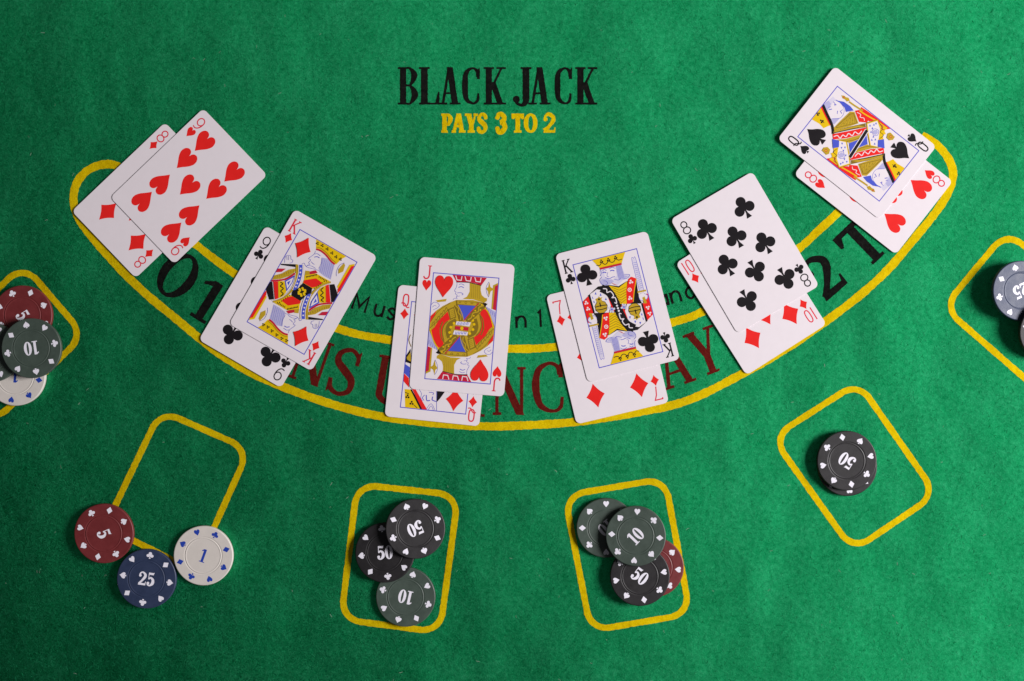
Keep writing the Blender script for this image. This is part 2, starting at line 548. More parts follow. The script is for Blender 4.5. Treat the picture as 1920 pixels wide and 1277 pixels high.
def flat_mesh(name, pieces, mats, z0=0.0, dz=2e-6, unit=S, jitter=0.0):
    """pieces = (piece, material key); each piece lies dz above the one before"""
    me = bpy.data.meshes.new(name)
    V, F, I = [], [], []
    keys = list(dict.fromkeys(k for _, k in pieces))
    for li, (pc, k) in enumerate(pieces):
        b = len(V)
        for x, y in pc[0]:
            V.append((x * unit + (rnd.gauss(0, jitter) if jitter else 0), y * unit + (rnd.gauss(0, jitter) if jitter else 0), z0 + li * dz))
        for f in pc[1]:
            area = 0
            for i in range(len(f)):
                x1, y1, _ = V[b + f[i]]
                x2, y2, _ = V[b + f[(i + 1) % len(f)]]
                area += x1 * y2 - x2 * y1
            g = tuple(b + i for i in f)
            F.append(g if area > 0 else g[::-1])
            I.append(keys.index(k))
    me.from_pydata(V, [], F)
    for k in keys:
        me.materials.append(M[k])
    me.polygons.foreach_set('material_index', I)
    me.update()
    return me


def dense(piece_pts, step):
    out = []
    n = len(piece_pts)
    for i in range(n):
        a, b = piece_pts[i], piece_pts[(i + 1) % n]
        k = max(1, int(math.hypot(b[0] - a[0], b[1] - a[1]) / step))
        for j in range(k):
            out.append((a[0] + (b[0] - a[0]) * j / k, a[1] + (b[1] - a[1]) * j / k))
    return out


# ------------------------------------------------------------------ the felt
def sag(x, y):
    """the cloth drops away in one corner, shaped so to darken it"""
    d = max(0.0, -.75 * x - .66 * y - .262)
    return -1.15 * d * d


def felt_sheet():
    nx, ny, w, h = 120, 90, 1.5, 1.1
    V, F = [], []
    for j in range(ny + 1):
        for i in range(nx + 1):
            x, y = -w / 2 + w * i / nx, -h / 2 + h * j / ny
            V.append((x, y, sag(x, y)))
    n = len(V)
    V += [(x, y, z - .002) for x, y, z in V]
    q = nx + 1
    for j in range(ny):
        for i in range(nx):
            a = j * q + i
            F.append((a, a + 1, a + q + 1, a + q))
            F.append((n + a, n + a + q, n + a + q + 1, n + a + 1))
    rim = list(range(q)) + [j * q + nx for j in range(1, ny + 1)] + [ny * q + i for i in range(nx - 1, -1, -1)] + [j * q for j in range(ny - 1, 0, -1)]
    for k in range(len(rim)):
        a, b = rim[k], rim[(k + 1) % len(rim)]
        F.append((a, n + a, n + b, b))
    me = bpy.data.meshes.new('felt_cloth')
    me.from_pydata(V, [], F)
    me.polygons.foreach_set('use_smooth', [True] * len(F))
    me.materials.append(M['felt'])
    return me


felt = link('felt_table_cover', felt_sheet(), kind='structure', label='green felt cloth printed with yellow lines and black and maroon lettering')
ZP = 0.00012


def to_world(pts):
    return [((x - 960), (638.5 - y)) for x, y in pts]


def felt_line(pts, w, name, label=None, closed=False, n=14):
    c = catmull(pts, n, closed) if n > 1 else pts
    # even, slightly uneven edges like screen print on wool
    seg = dense(to_world(c), 2.0)
    if not closed:
        seg = [q for q in seg[:len(seg)]]
        # drop the return leg that dense() adds for open lines
        last = to_world([c[-1]])[0]
        for i, q in enumerate(seg):
            if math.hypot(q[0] - last[0], q[1] - last[1]) < 1e-6:
                seg = seg[:i + 1]
                break
    ph = rnd.random() * 9
    seg = [(x, y, w * (1 + 0.035 * math.sin(i * .21 + ph) + 0.03 * math.sin(i * .83 + ph * 2) + rnd.gauss(0, .025))) for i, (x, y) in enumerate(seg)]
    o = link(name, flat_mesh(name, [(ribbon(seg, closed), 'felt_yellow')], None, ZP, jitter=0.00006), felt)
    if label:
        o['label'] = label
    return o


outer = [(240, 322), (213, 309), (186, 310), (160, 323), (143, 346), (138, 374), (144, 400), (161, 430), (213, 491), (268, 546), (325, 593.5), (407, 660), (475, 701), (544, 730.5), (626, 759), (708, 779.5),
         (800, 792), (900, 799), (961, 798.5), (1070, 792), (1180, 776), (1286, 752), (1389, 702.5), (1475, 653), (1557, 596), (1618, 549), (1669, 501), (1718, 443), (1756, 396), (1779, 358), (1787, 327), (1779, 299), (1757, 272), (1728, 254)]
inner = [(330, 424), (366, 457.5), (436, 510.5), (530, 572), (640, 618), (722, 636), (840, 651), (961, 654), (1037, 651), (1150, 634), (1264, 603.7), (1316, 585), (1410, 533), (1499, 465), (1532, 435), (1571, 398.5), (1600, 368)]
felt_line(outer, 15.5, 'printed_line', 'long curved yellow line with looped ends around the lettering')
felt_line(inner, 15.0, 'printed_line', 'curved yellow line along the inside of the lettering')


def rounded(corners, r, n=9):
    out = []
    N = len(corners)
    for i in range(N):
        p, a, b = Vector(corners[i]), Vector(corners[i - 1]), Vector(corners[(i + 1) % N])
        da, db = (a - p).normalized(), (b - p).normalized()
        half = da.angle(db) / 2
        d = r / math.tan(half)
        s, e = p + da * d, p + db * d
        for k in range(n + 1):
            t = k / n
            q = (1 - t) ** 2 * s + 2 * t * (1 - t) * (s * .12 + e * .12 + p * .76) + t * t * e
            out.append((q.x, q.y))
    return out


boxes = [
    ([(43.6, 495), (157.3, 628.4), (-15, 795), (-124, 662)], 'yellow betting box around the red, green and white chips'),
    ([(301.7, 770), (467.2, 842.7), (364.7, 1070.8), (197.4, 987)], 'yellow betting box half covered by single red, blue and white chips'),
    ([(669.8, 908.2), (859.1, 928.6), (824.9, 1185.5), (639.7, 1161.2)], 'yellow betting box around two black chips and one green chip'),
    ([(1058.8, 929.1), (1246.6, 897.3), (1293.9, 1151), (1107.7, 1182.6)], 'yellow betting box around two green chips, a black and a red chip'),
    ([(1609, 717), (1755.5, 926.7), (1599.5, 1032), (1448, 820)], 'yellow betting box around a short stack of black chips'),
    ([(1888, 433.5), (2069, 590), (1950, 734), (1769, 576.6)], 'yellow betting box around the blue chip'),
]
for cs, lb in boxes:
    felt_line(rounded(cs, 34), 12.0, 'betting_box', lb, True, 1)


def felt_letter(ch, cx, cy, hgt, wid, theta, mat, T=.17, h=.05):
    """glyph of width wid and height hgt (pixels) about (cx, cy), turned theta clockwise"""
    pcs = []
    for pc in glyph(ch, wid / hgt, T, h):
        pc = xf(pc, hgt, 0, -wid / 2, -hgt / 2)
        if len(pc[0]) <= 6:
            q = dense(pc[0], 2.5)
            try:
                pc = poly(q)
            except Exception:
                pass
        pc = xf(pc, 1, -R(theta), cx - 960, 638.5 - cy)
        pcs.append((pc, mat))
    o = link('printed_letter' if ch.isalpha() else 'printed_number', flat_mesh('printed_' + ch, pcs, None, ZP + .00001, 4e-6, jitter=0.00007), felt)
    return o


def c2s(cx, ox, k):
    return ox + cx / k


for ch, x0, x1 in (('B', 120, 293), ('L', 300, 476), ('A', 470, 657), ('C', 668, 822), ('K', 855, 1046), ('J', 1108, 1264), ('A', 1238, 1426), ('C', 1460, 1612), ('K', 1640, 1830)):
    a, b = c2s(x0, 720, 4.571), c2s(x1, 720, 4.571)
    felt_letter(ch, (a + b) / 2, 161, 70, b - a, 0, 'felt_black', {'B': .165, 'K': .165, 'A': .165, 'C': .155}.get(ch, .18), .05)
for ch, x0, x1 in (('P', 490, 592), ('A', 580, 700), ('Y', 692, 805), ('S', 800, 882), ('3', 955, 1052), ('T', 1093, 1200), ('O', 1197, 1317), ('2', 1364, 1470)):
    a, b = c2s(x0, 720, 4.571), c2s(x1, 720, 4.571)
    felt_letter(ch, (a + b) / 2, 231, 36, b - a, 0, 'felt_yellow', .24, .125)

felt_letter('O', 333.6, 516.5, 90, 68, 38.5, 'felt_black', .185, .07)
felt_letter('1', 389, 564, 80, 58, 32, 'felt_black', .20, .075)
for ch, cx, cy, hh, ww, th in (('N', 584, 676, 86, 62, 19), ('S', 645.4, 697, 92, 56, 15), ('U', 735, 714, 90, 62, 10), ('A', 880, 737, 86, 62, 3),
                               ('N', 955, 733, 90, 62, 0), ('C', 1027, 726.5, 96, 60, -4), ('A', 1262, 681, 88, 64, -18.5), ('Y', 1323, 659, 86, 60, -21), ('S', 1397, 640, 86, 50, -27)):
    felt_letter(ch, cx, cy, hh, ww, th, 'felt_red', .145, .055)
felt_letter('2', 1543, 517, 82, 56, -41, 'felt_black', .20, .07)
felt_letter('T', 1618, 455, 86, 76, -44, 'felt_black', .20, .075)
for ch, cx, cy, th in (('M', 676, 569, 18), ('u', 711, 582, 16), ('s', 734, 588.5, 14), ('n', 977, 604, -2), ('1', 1012.5, 598.5, -3), ('a', 1244, 563.5, -15), ('n', 1267, 557, -16), ('d', 1294, 545, -18)):
    st, _ = sans(ch)
    pcs = [(xf(xf(ribbon(p, False, .145), 1, 0, 0, -.36 if ch not in 'M1d' else -.48), 30, -R(th), cx - 960, 638.5 - cy), 'felt_black') for p in st]
    link('printed_letter' if ch.isalpha() else 'printed_number', flat_mesh('small_' + ch, pcs, None, ZP + .00001, 4e-6, jitter=0.00005), felt)


def felt_fibres(n):
    V, F, I = [], [], []
    for i in range(n):
        x, y = rnd.uniform(-.40, .40), rnd.uniform(-.28, .28)
        a = rnd.uniform(0, 2 * math.pi)
        L = rnd.uniform(.0009, .0026)
        w = rnd.uniform(.00005, .00011)
        bend = rnd.gauss(0, .6)
        b = len(V)
        px, py = x, y
        for k in range(4):
            aa = a + bend * (k - 1.5) * .5
            nx, ny = -math.sin(aa), math.cos(aa)
            z = sag(px, py) + .00003 + .00007 * math.sin(math.pi * k / 3) * rnd.random()
            V += [(px + nx * w, py + ny * w, z), (px - nx * w, py - ny * w, z)]
            px += math.cos(aa) * L / 3
            py += math.sin(aa) * L / 3
        r_ = rnd.random()
        mi = 2 if r_ < .004 else 0 if r_ < .6 else 1
        for k in range(3):
            j = b + 2 * k
            F.append((j, j + 1, j + 3, j + 2))
            I.append(mi)
    me = bpy.data.meshes.new('felt_fibres')
    me.from_pydata(V, [], F)
    me.materials.append(M['fibre_a'])
    me.materials.append(M['fibre_b'])
    me.materials.append(M['lint'])
    me.polygons.foreach_set('material_index', I)
    return me


link('felt_fibres', felt_fibres(62000), felt, kind='stuff')

# ------------------------------------------------------------------ playing cards
CW, CH, CR, CT = 178.0, 248.0, 9.5, 0.00030


def card_body():
    n = 8
    pts = []
    for qx, qy, a0 in ((1, 1, 0), (-1, 1, 90), (-1, -1, 180), (1, -1, 270)):
        for k in range(n + 1):
            a = R(a0 + 90 * k / n)
            pts.append(((qx * (CW / 2 - CR) + CR * math.cos(a)) * S, (qy * (CH / 2 - CR) + CR * math.sin(a)) * S))
    N = len(pts)
    e = .00005
    sh = lambda p, d: (p[0] - math.copysign(d, p[0]), p[1] - math.copysign(d, p[1]))
    V = []
    for z, d in ((0, e), (e, 0), (CT - e, 0), (CT, e)):
        V += [sh(p, d) + (z,) for p in pts]
    F = [tuple(reversed(range(N))), tuple(range(3 * N, 4 * N))]
    for r in range(3):
        for i in range(N):
            F.append((r * N + i, r * N + (i + 1) % N, (r + 1) * N + (i + 1) % N, (r + 1) * N + i))
    me = bpy.data.meshes.new('card_stock')
    me.from_pydata(V, [], F)
    me.materials.append(M['card'])
    return me


card_mesh = card_body()
mesh_cache = {}


def cached(key, make):
    if key not in mesh_cache:
        mesh_cache[key] = make()
    return mesh_cache[key]


PIP_ROWS = {
    '7': [(-42, 77), (42, 77), (0, 38), (-42, 0), (42, 0), (-42, -77), (42, -77)],
    '8': [(-41, 77), (41, 77), (0, 37), (-41, 0), (41, 0), (0, -37), (-41, -77), (41, -77)],
    '9': [(-41, 79), (41, 79), (-41, 31), (41, 31), (0, 0), (-41, -31), (41, -31), (-41, -79), (41, -79)],
    '10': [(-42, 77), (42, 77), (0, 51), (-42, 26), (42, 26), (-42, -26), (42, -26), (0, -51), (-42, -77), (42, -77)],
}
PIP_H = {'heart': 44, 'diamond': 46, 'club': 43, 'spade': 44}


def clip_tri(tri, hx, hy):
    p = list(tri)
    for ax, sg, lim in ((0, 1, hx), (0, -1, hx), (1, 1, hy), (1, -1, hy)):
        out = []
        for i in range(len(p)):
            a, b = p[i], p[(i + 1) % len(p)]
            da, db = lim - sg * a[ax], lim - sg * b[ax]
            if da >= 0:
                out.append(a)
            if (da >= 0) != (db >= 0):
                t = da / (da - db)
                out.append((a[0] + (b[0] - a[0]) * t, a[1] + (b[1] - a[1]) * t))
        p = out
        if len(p) < 3:
            return []
    return p


def clip_piece(pc, hx, hy):
    V, F = [], []
    for f in pc[1]:
        q = clip_tri([pc[0][i] for i in f], hx, hy)
        if len(q) >= 3:
            b = len(V)
            V += q
            F.append(tuple(range(b, b + len(q))))
    return (V, F)


FX, FY = 61.5, 99.5


class Court:
    """picture of a court card: each shape is given once and repeated turned half round"""
    def __init__(self, ox, oy, k, fcx, fcy, theta, scale=1.0):
        self.o = (ox, oy, k, fcx, fcy, R(theta), scale)
        self.pc = []

    def loc(self, p):
        ox, oy, k, fx, fy, th, s = self.o
        dx, dy = ox + p[0] / k - fx, oy + p[1] / k - fy
        return ((dx * math.cos(th) + dy * math.sin(th)) / s, -(-dx * math.sin(th) + dy * math.cos(th)) / s) + tuple(p[2:])

    def put(self, pc, mat):
        if not pc[1]:
            return
        a = clip_piece(pc, FX - .6, FY - .6)
        if a[1]:
            self.pc.append((a, mat))
            self.pc.append((([(-x, -y) for x, y in a[0]], a[1]), mat))

    def f(self, mat, *pts):                    # filled shape
        self.put(poly([self.loc(p) for p in pts]), mat)

    def s(self, mat, w, *pts, smooth=True):    # line
        q = [self.loc(p) for p in pts]
        if smooth and len(q) > 2:
            q = catmull(q, 5)
        self.put(ribbon(q, False, w), mat)

    def d(self, mat, r, *pts):                 # dots
        for p in pts:
            x, y = self.loc(p)
            self.put(disc(x, y, r, 9), mat)

    def tref(self, mat, r, *pts):              # small three-leaved ornament
        for p in pts:
            x, y = self.loc(p)
            for a in (90, 210, 330):
                self.put(disc(x + r * .95 * math.cos(R(a)), y + r * .95 * math.sin(R(a)), r * .75, 7), mat)


def hatch(c, mat, w, a0, a1, b0, b1, n):
    """n lines from the edge a0-a1 to the edge b0-b1"""
    for i in range(n):
        t = (i + .5) / n
        c.s(mat, w, (a0[0] + (a1[0] - a0[0]) * t, a0[1] + (a1[1] - a0[1]) * t), (b0[0] + (b1[0] - b0[0]) * t, b0[1] + (b1[1] - b0[1]) * t))


def king_of_diamonds():
    c = Court(500, 420, 7.094, 566.4, 547.7, 29.8, .982)
    c.f('lav', (728, 455), (800, 470), (895, 560), (872, 640), (845, 745), (760, 700), (690, 645), (690, 600), (720, 560))
    hatch(c, 'line', .45, (735, 460), (890, 560), (695, 640), (845, 740), 7)
    c.f('yellow', (655, 215), (1055, 438), (985, 480), (915, 548), (850, 500), (780, 410), (715, 355), (652, 338))
    c.tref('black', 2.0, (672, 272), (735, 300), (800, 345), (862, 398), (915, 448), (972, 478))
    c.s('dgold', .9, (660, 322), (720, 338), (795, 400), (860, 480), (915, 525))
    c.s('crimson', 3.4, (655, 348), (715, 368), (785, 425), (850, 505), (900, 545))
    c.s('line', .7, (648, 372), (628, 415), (560, 468), (585, 488), (558, 525), (575, 545), (548, 556), (530, 575))
    c.s('line', .9, (640, 412), (672, 408), (710, 435))
    c.s('line', 1.4, (632, 452), (668, 446), (700, 462))
    c.s('line', .8, (590, 510), (620, 540), (636, 545))
    c.s('line', .6, (730, 465), (720, 540), (690, 600))
    c.s('line', .7, (470, 545), (500, 530), (515, 560), (545, 585), (600, 600), (690, 625))
    c.s('line', .7, (540, 560), (600, 570), (650, 600))
    # raised hand
    c.s('line', .7, (245, 525), (250, 470), (262, 440), (280, 432), (300, 428), (325, 440), (330, 480), (352, 490), (345, 520), (310, 530))
    c.s('line', .6, (275, 440), (278, 490)), c.s('line', .6, (298, 436), (298, 490))
    # right edge: axe
    c.f('yellow', (1090, 552), (1160, 540), (1145, 590), (1110, 575), (945, 865), (928, 840))
    c.f('red', (1112, 572), (1180, 560), (1150, 700), (935, 925), (935, 870))
    c.f('gold', (945, 610), (1020, 528), (1034, 560), (1008, 640), (945, 668))
    c.s('line', .6, (1025, 525), (960, 560), (922, 640), (920, 700))
    # collar and breast
    c.f('gold', (515, 628), (570, 632), (575, 690), (505, 700))
    c.f('crimson', (568, 640), (650, 622), (675, 655), (572, 690))
    c.f('yellow', (505, 688), (660, 665), (835, 765), (690, 850), (600, 870), (480, 790), (500, 740))
    c.f('red', (500, 752), (655, 728), (740, 792), (655, 838), (600, 850), (485, 785))
    for i in range(8):
        t = i / 7
        x, y = 530 + 130 * t, 712 - 28 * t
        c.f('black', (x - 11, y - 8), (x + 11, y - 11), (x, y + 14))
    for i in range(6):
        t = i / 5
        c.f('black', (690 + 95 * t, 700 + 52 * t), (706 + 95 * t, 706 + 52 * t), (690 + 95 * t, 728 + 52 * t))
    for i in range(6):
        t = i / 5
        c.f('black', (625 + 130 * t, 868 - 88 * t), (640 + 130 * t, 860 - 88 * t), (628 + 130 * t, 845 - 88 * t))
    # sleeve at the left
    c.f('black', (180, 538), (385, 545), (385, 582), (210, 556))
    c.f('crimson', (148, 600), (262, 602), (205, 645), (128, 650))
    c.f('gold', (110, 690), (210, 665), (300, 615), (385, 600), (385, 640), (300, 700), (200, 735), (85, 745))
    hatch(c, 'dgold', .8, (110, 705), (370, 612), (100, 735), (375, 640), 9)
    c.s('crimson', 3.2, (75, 760), (220, 748), (300, 718), (382, 662))
    c.f('blue', (245, 762), (375, 690), (350, 780), (270, 900))
    c.f('white', (262, 772), (360, 715), (335, 785), (278, 865))
    c.f('blue', (278, 780), (325, 755), (292, 822))
    c.f('yellow', (165, 765), (245, 765), (268, 905), (225, 965), (165, 995))
    c.s('black', 2.0, (190, 780), (220, 800), (190, 830), (228, 860), (195, 895), (225, 930), (190, 965))
    c.f('red', (98, 770), (160, 768), (165, 995), (120, 1005))
    c.s('gold', .9, (162, 768), (166, 995))
    c.f('black', (60, 775), (85, 770), (108, 1002), (48, 1008), (0, 860))
    c.s('gold', 3.2, (95, 1035), (230, 985), (335, 890), (385, 770), (400, 650), (402, 545))
    c.s('white', .8, (80, 1020), (220, 968), (322, 875), (372, 770), (385, 660))
    # blue sash with white spots
    c.s('gold', 11.5, (455, 552), (452, 660), (420, 780), (372, 890))
    c.s('white', 9.6, (458, 552), (456, 660), (424, 780), (376, 890))
    c.s('blue', 6.6, (455, 552), (452, 660), (420, 780), (374, 886))
    c.d('white', 1.6, (455, 600), (450, 652), (440, 700), (428, 748), (410, 795), (392, 838))
    # black belt with a yellow flower
    c.f('black', (490, 790), (605, 857), (597, 905), (455, 1002), (352, 932), (350, 882), (395, 880))
    c.d('yellow', 2.3, (440, 872), (478, 858), (512, 885), (495, 925), (455, 935), (430, 908))
    c.d('black', 1.6, (470, 895))
    return c.pc


def jack_of_hearts():
    c = Court(790, 510, 6.08, 866.0, 615.8, 4.7, 1.005)
    c.f('crimson', (353, 28), (748, 65), (685, 152), (620, 130), (540, 112), (400, 112))
    for x, y in ((392, 40), (498, 48), (610, 58)):
        c.s('white', 1.6, (x, y), (x + 14, y + 48), (x + 62, y + 54), (x + 72, y + 6), smooth=False)
    c.s('black', 1.5, (398, 114), (480, 114), (560, 122), (684, 154))
    c.f('gold', (550, 124), (680, 156), (678, 210), (690, 262), (722, 292), (752, 300), (748, 330), (715, 352), (590, 312), (470, 306), (520, 280), (550, 225))
    hatch(c, 'dgold', .4, (565, 135), (670, 160), (560, 290), (680, 310), 5)
    c.s('line', .7, (408, 122), (402, 165), (378, 214), (396, 225), (388, 248), (408, 262), (400, 285), (410, 305))
    c.s('line', .9, (430, 140), (460, 135), (490, 150))
    c.s('line', 1.3, (425, 175), (455, 165), (485, 178))
    c.s('line', 1.0, (410, 238), (450, 235), (475, 250), (462, 262))
    c.s('line', .6, (405, 278), (440, 272))
    c.s('line', .6, (410, 300), (375, 300), (362, 318))
    c.f('gold', (165, 322), (290, 305), (278, 335), (185, 343))
    c.s('line', .7, (115, 370), (140, 345), (180, 350), (205, 380), (180, 410), (135, 430))
    c.s('line', .6, (125, 400), (150, 380), (170, 390))
    # upright at the right
    c.f('gold', (820, 150), (890, 118), (890, 145), (840, 165), (818, 425), (800, 420))
    c.f('crimson', (842, 160), (890, 138), (860, 442), (815, 424))
    c.f('gold', (738, 186), (765, 170), (775, 112), (790, 170), (832, 195), (792, 220), (770, 285), (762, 222))
    c.s('line', .6, (772, 112), (742, 170), (745, 230), (768, 285))
    # coat
    c.f('gold', (400, 318), (330, 345), (250, 385), (170, 440), (105, 500), (85, 660), (180, 690), (300, 640), (462, 645), (600, 700), (820, 660), (845, 640), (800, 480), (735, 390), (715, 352), (590, 318))
    c.f('red', (105, 505), (172, 440), (150, 500), (98, 580))
    c.f('red', (135, 655), (190, 560), (300, 450), (325, 540), (262, 590), (235, 690), (255, 790), (190, 850))
    c.s('dgold', 2.2, (300, 560), (255, 610), (238, 690), (256, 785))
    c.f('dgold', (300, 425), (372, 395), (398, 520), (325, 545))
    c.f('gold', (318, 432), (365, 412), (385, 510), (335, 530))
    hatch(c, 'dgold', .7, (330, 440), (345, 520), (365, 425), (380, 500), 4)
    for i in range(6):
        t = i / 5
        x, y = 118 + 150 * t, 610 - 165 * t
        c.s('dgold', .9, (x, y), (x + 18, y - 42), (x + 36, y + 2))
    c.s('dgold', 1.0, (95, 640), (190, 555), (280, 455), (330, 420))
    c.s('dgold', 1.0, (110, 560), (200, 440), (330, 352))
    # ring of the coat with stars
    c.s('dgold', 11.0, (395, 545), (330, 590), (300, 670), (318, 750))
    c.s('gold', 1.6, (378, 528), (300, 575), (268, 660), (288, 760))
    c.d('yellow', 2.6, (372, 585), (335, 630), (322, 690), (338, 735))
    c.f('red', (700, 420), (740, 430), (785, 520), (815, 620), (770, 660), (700, 640), (690, 520), (670, 470))
    c.s('dgold', 2.0, (660, 480), (700, 540), (710, 640), (680, 720))
    c.f('lav', (735, 392), (850, 452), (846, 640), (812, 560), (785, 480))
    for i in range(5):
        c.s('line', .8, (752 + i * 22, 400 + i * 16), (748 + i * 22, 430 + i * 20))
    c.s('yellow', 1.6, (722, 405), (770, 470), (800, 545), (822, 640))
    # collar and lapels
    c.f('dgold', (395, 322), (740, 352), (735, 400), (400, 372))
    c.f('gold', (410, 328), (700, 355), (690, 388), (412, 364))
    c.d('dgold', 2.4, (440, 340), (508, 347), (578, 352), (645, 360))
    c.d('yellow', 1.0, (440, 340), (508, 347), (578, 352), (645, 360))
    c.s('dgold', 9.0, (400, 372), (432, 450), (462, 560))
    c.s('gold', 1.8, (385, 380), (425, 420), (420, 460), (450, 500), (445, 550))
    c.s('dgold', 11.0, (715, 372), (600, 480), (520, 560))
    c.s('gold', 2.2, (720, 380), (660, 400), (650, 450), (590, 470), (570, 520), (530, 545))
    c.d('yellow', 1.5, (690, 372), (675, 432), (615, 440), (598, 500))
    c.f('black', (700, 350), (758, 362), (725, 400))
    c.f('blue', (418, 374), (630, 388), (485, 562))
    c.s('crimson', 1.6, (655, 352), (482, 556))
    c.s('gold', 1.4, (416, 376), (465, 480), (480, 556))
    # buckle
    c.f('white', (400, 562), (565, 575), (548, 622), (392, 600))
    for i in range(4):
        c.s('blue', 1.0, (412 + 34 * i, 606), (418 + 34 * i, 578), (432 + 34 * i, 580), (428 + 34 * i, 608), smooth=False)
    c.f('crimson', (390, 618), (540, 632), (535, 672), (385, 655))
    c.d('yellow', 3.0, (462, 645))
    return c.pc


def king_of_clubs():
    c = Court(1070, 460, 5.55, 1158.5, 578.0, -14.3, 1.006)
    # sword
    c.f('pale', (638, 150), (655, 132), (678, 142), (762, 462), (716, 472))
    c.s('line', .8, (716, 472), (638, 155), (655, 132), (680, 145), (762, 462))
    hatch(c, 'line', .6, (650, 170), (725, 455), (685, 165), (752, 445), 14)
    c.f('pale', (300, 242), (525, 190), (562, 300), (622, 300), (605, 338), (545, 362), (492, 412), (430, 388), (400, 420), (335, 425), (300, 385), (322, 330), (300, 290))
    c.f('lav', (468, 215), (525, 198), (560, 310), (600, 318), (560, 352), (500, 360), (478, 290))
    c.f('lav', (322, 350), (420, 350), (450, 372), (420, 400), (340, 420), (305, 385))
    c.f('white', (345, 255), (465, 225), (482, 310), (450, 350), (400, 355), (352, 320))
    hatch(c, 'line', .5, (470, 212), (525, 200), (500, 345), (560, 340), 5)
    c.s('line', .9, (330, 262), (350, 250), (372, 262)), c.s('line', .9, (398, 245), (432, 228), (465, 240))
    c.s('line', 1.8, (330, 285), (350, 278), (370, 284)), c.s('line', 1.8, (410, 265), (432, 258), (455, 264))
    c.s('line', .8, (385, 280), (378, 320), (400, 326))
    c.s('line', 1.2, (360, 335), (400, 345), (435, 330), (462, 325))
    c.s('line', .8, (322, 330), (302, 360), (320, 400), (350, 415)), c.s('line', .8, (340, 370), (370, 372), (385, 400), (360, 410))
    c.s('line', .8, (450, 350), (500, 360), (520, 340)), c.s('line', .8, (560, 300), (615, 305), (590, 340), (548, 350))
    c.s('line', .8, (308, 250), (318, 290), (305, 320))
    c.f('yellow', (222, 153), (568, 66), (532, 182), (304, 236))
    c.s('black', 1.5, (268, 205), (300, 208), (322, 180), (350, 195), (372, 190), (392, 162), (424, 175), (448, 168), (468, 140), (498, 152), (535, 140))
    c.tref('black', 2.2, (318, 165), (392, 148), (466, 125))
    c.s('black', 1.0, (300, 236), (532, 182))
    c.s('crimson', 3.6, (302, 243), (400, 222), (530, 190))
    # robe
    c.f('black', (285, 428), (330, 420), (400, 412), (500, 425), (580, 375), (680, 345), (705, 500), (735, 560), (742, 620), (660, 720), (590, 800), (491, 655), (420, 720), (300, 700), (240, 610), (190, 515))
    c.f('crimson', (418, 385), (492, 418), (455, 410))
    c.f('yellow', (395, 418), (500, 440), (588, 372), (580, 480), (588, 610), (515, 610), (462, 500))
    for i in range(6):
        y = 455 + i * 26
        c.s('dgold', .9, (430 + i * 12, y - 18), (505 + i * 5, y + 12), (580, y - 25), smooth=False)
    c.f('red', (600, 352), (632, 325), (684, 344), (662, 480), (654, 588), (584, 618), (578, 470))
    c.s('yellow', 1.3, (684, 346), (662, 480), (652, 588))
    c.tref('white', 2.6, (628, 380), (618, 550)), c.d('white', 4.0, (614, 462)), c.d('red', 2.5, (614, 462)), c.d('white', 1.2, (614, 462))
    c.f('white', (195, 512), (270, 458), (335, 468), (395, 535), (420, 620), (395, 700), (240, 705), (215, 600))
    c.f('red', (388, 545), (425, 555), (460, 640), (455, 690), (425, 650))
    for x, y in ((225, 548), (258, 502), (310, 515), (365, 560), (240, 590), (360, 500)):
        c.f('blue', (x, y - 18), (x + 11, y + 10), (x - 11, y + 10))
    c.f('black', (180, 522), (200, 510), (250, 700), (232, 712))
    c.f('white', (200, 512), (212, 506), (262, 690), (250, 700))
    c.f('red', (122, 592), (182, 530), (232, 705), (205, 720), (190, 810), (172, 800))
    c.tref('white', 2.4, (160, 600), (178, 662))
    # orb with cross
    c.d('black', 12.5, (316, 642)), c.d('gold', 11.5, (316, 642))
    c.s('black', 1.6, (250, 645), (316, 628), (378, 620)), c.s('black', 1.6, (255, 675), (320, 668), (378, 650))
    c.s('black', 2.2, (300, 595), (312, 640)), c.f('gold', (255, 560), (285, 545), (292, 530), (305, 545), (328, 540), (318, 562), (330, 580), (300, 582), (270, 595))
    c.d('black', 2.0, (293, 562))
    # sash with white scrolls
    c.s('black', 15.0, (318, 445), (400, 490), (452, 570), (491, 655))
    c.s('white', 1.8, (335, 450), (372, 455), (378, 490), (415, 480), (445, 520), (430, 545), (462, 545), (478, 600), (455, 595))
    c.d('white', 2.0, (482, 628), (491, 655))
    c.d('lav', 3.8, (428, 668)), c.d('line', 1.6, (428, 668))
    c.d('pale', 2.0, (404, 650), (452, 660), (415, 690), (440, 692))
    # sword hand
    c.f('white', (708, 510), (765, 490), (805, 520), (795, 560), (735, 585), (715, 560))
    c.s('line', .8, (712, 545), (735, 575), (795, 555), (800, 520), (765, 500))
    c.s('gold', 3.0, (695, 488), (740, 478), (786, 468))
    c.f('gold', (745, 545), (770, 530), (795, 600), (765, 605))
    return c.pc


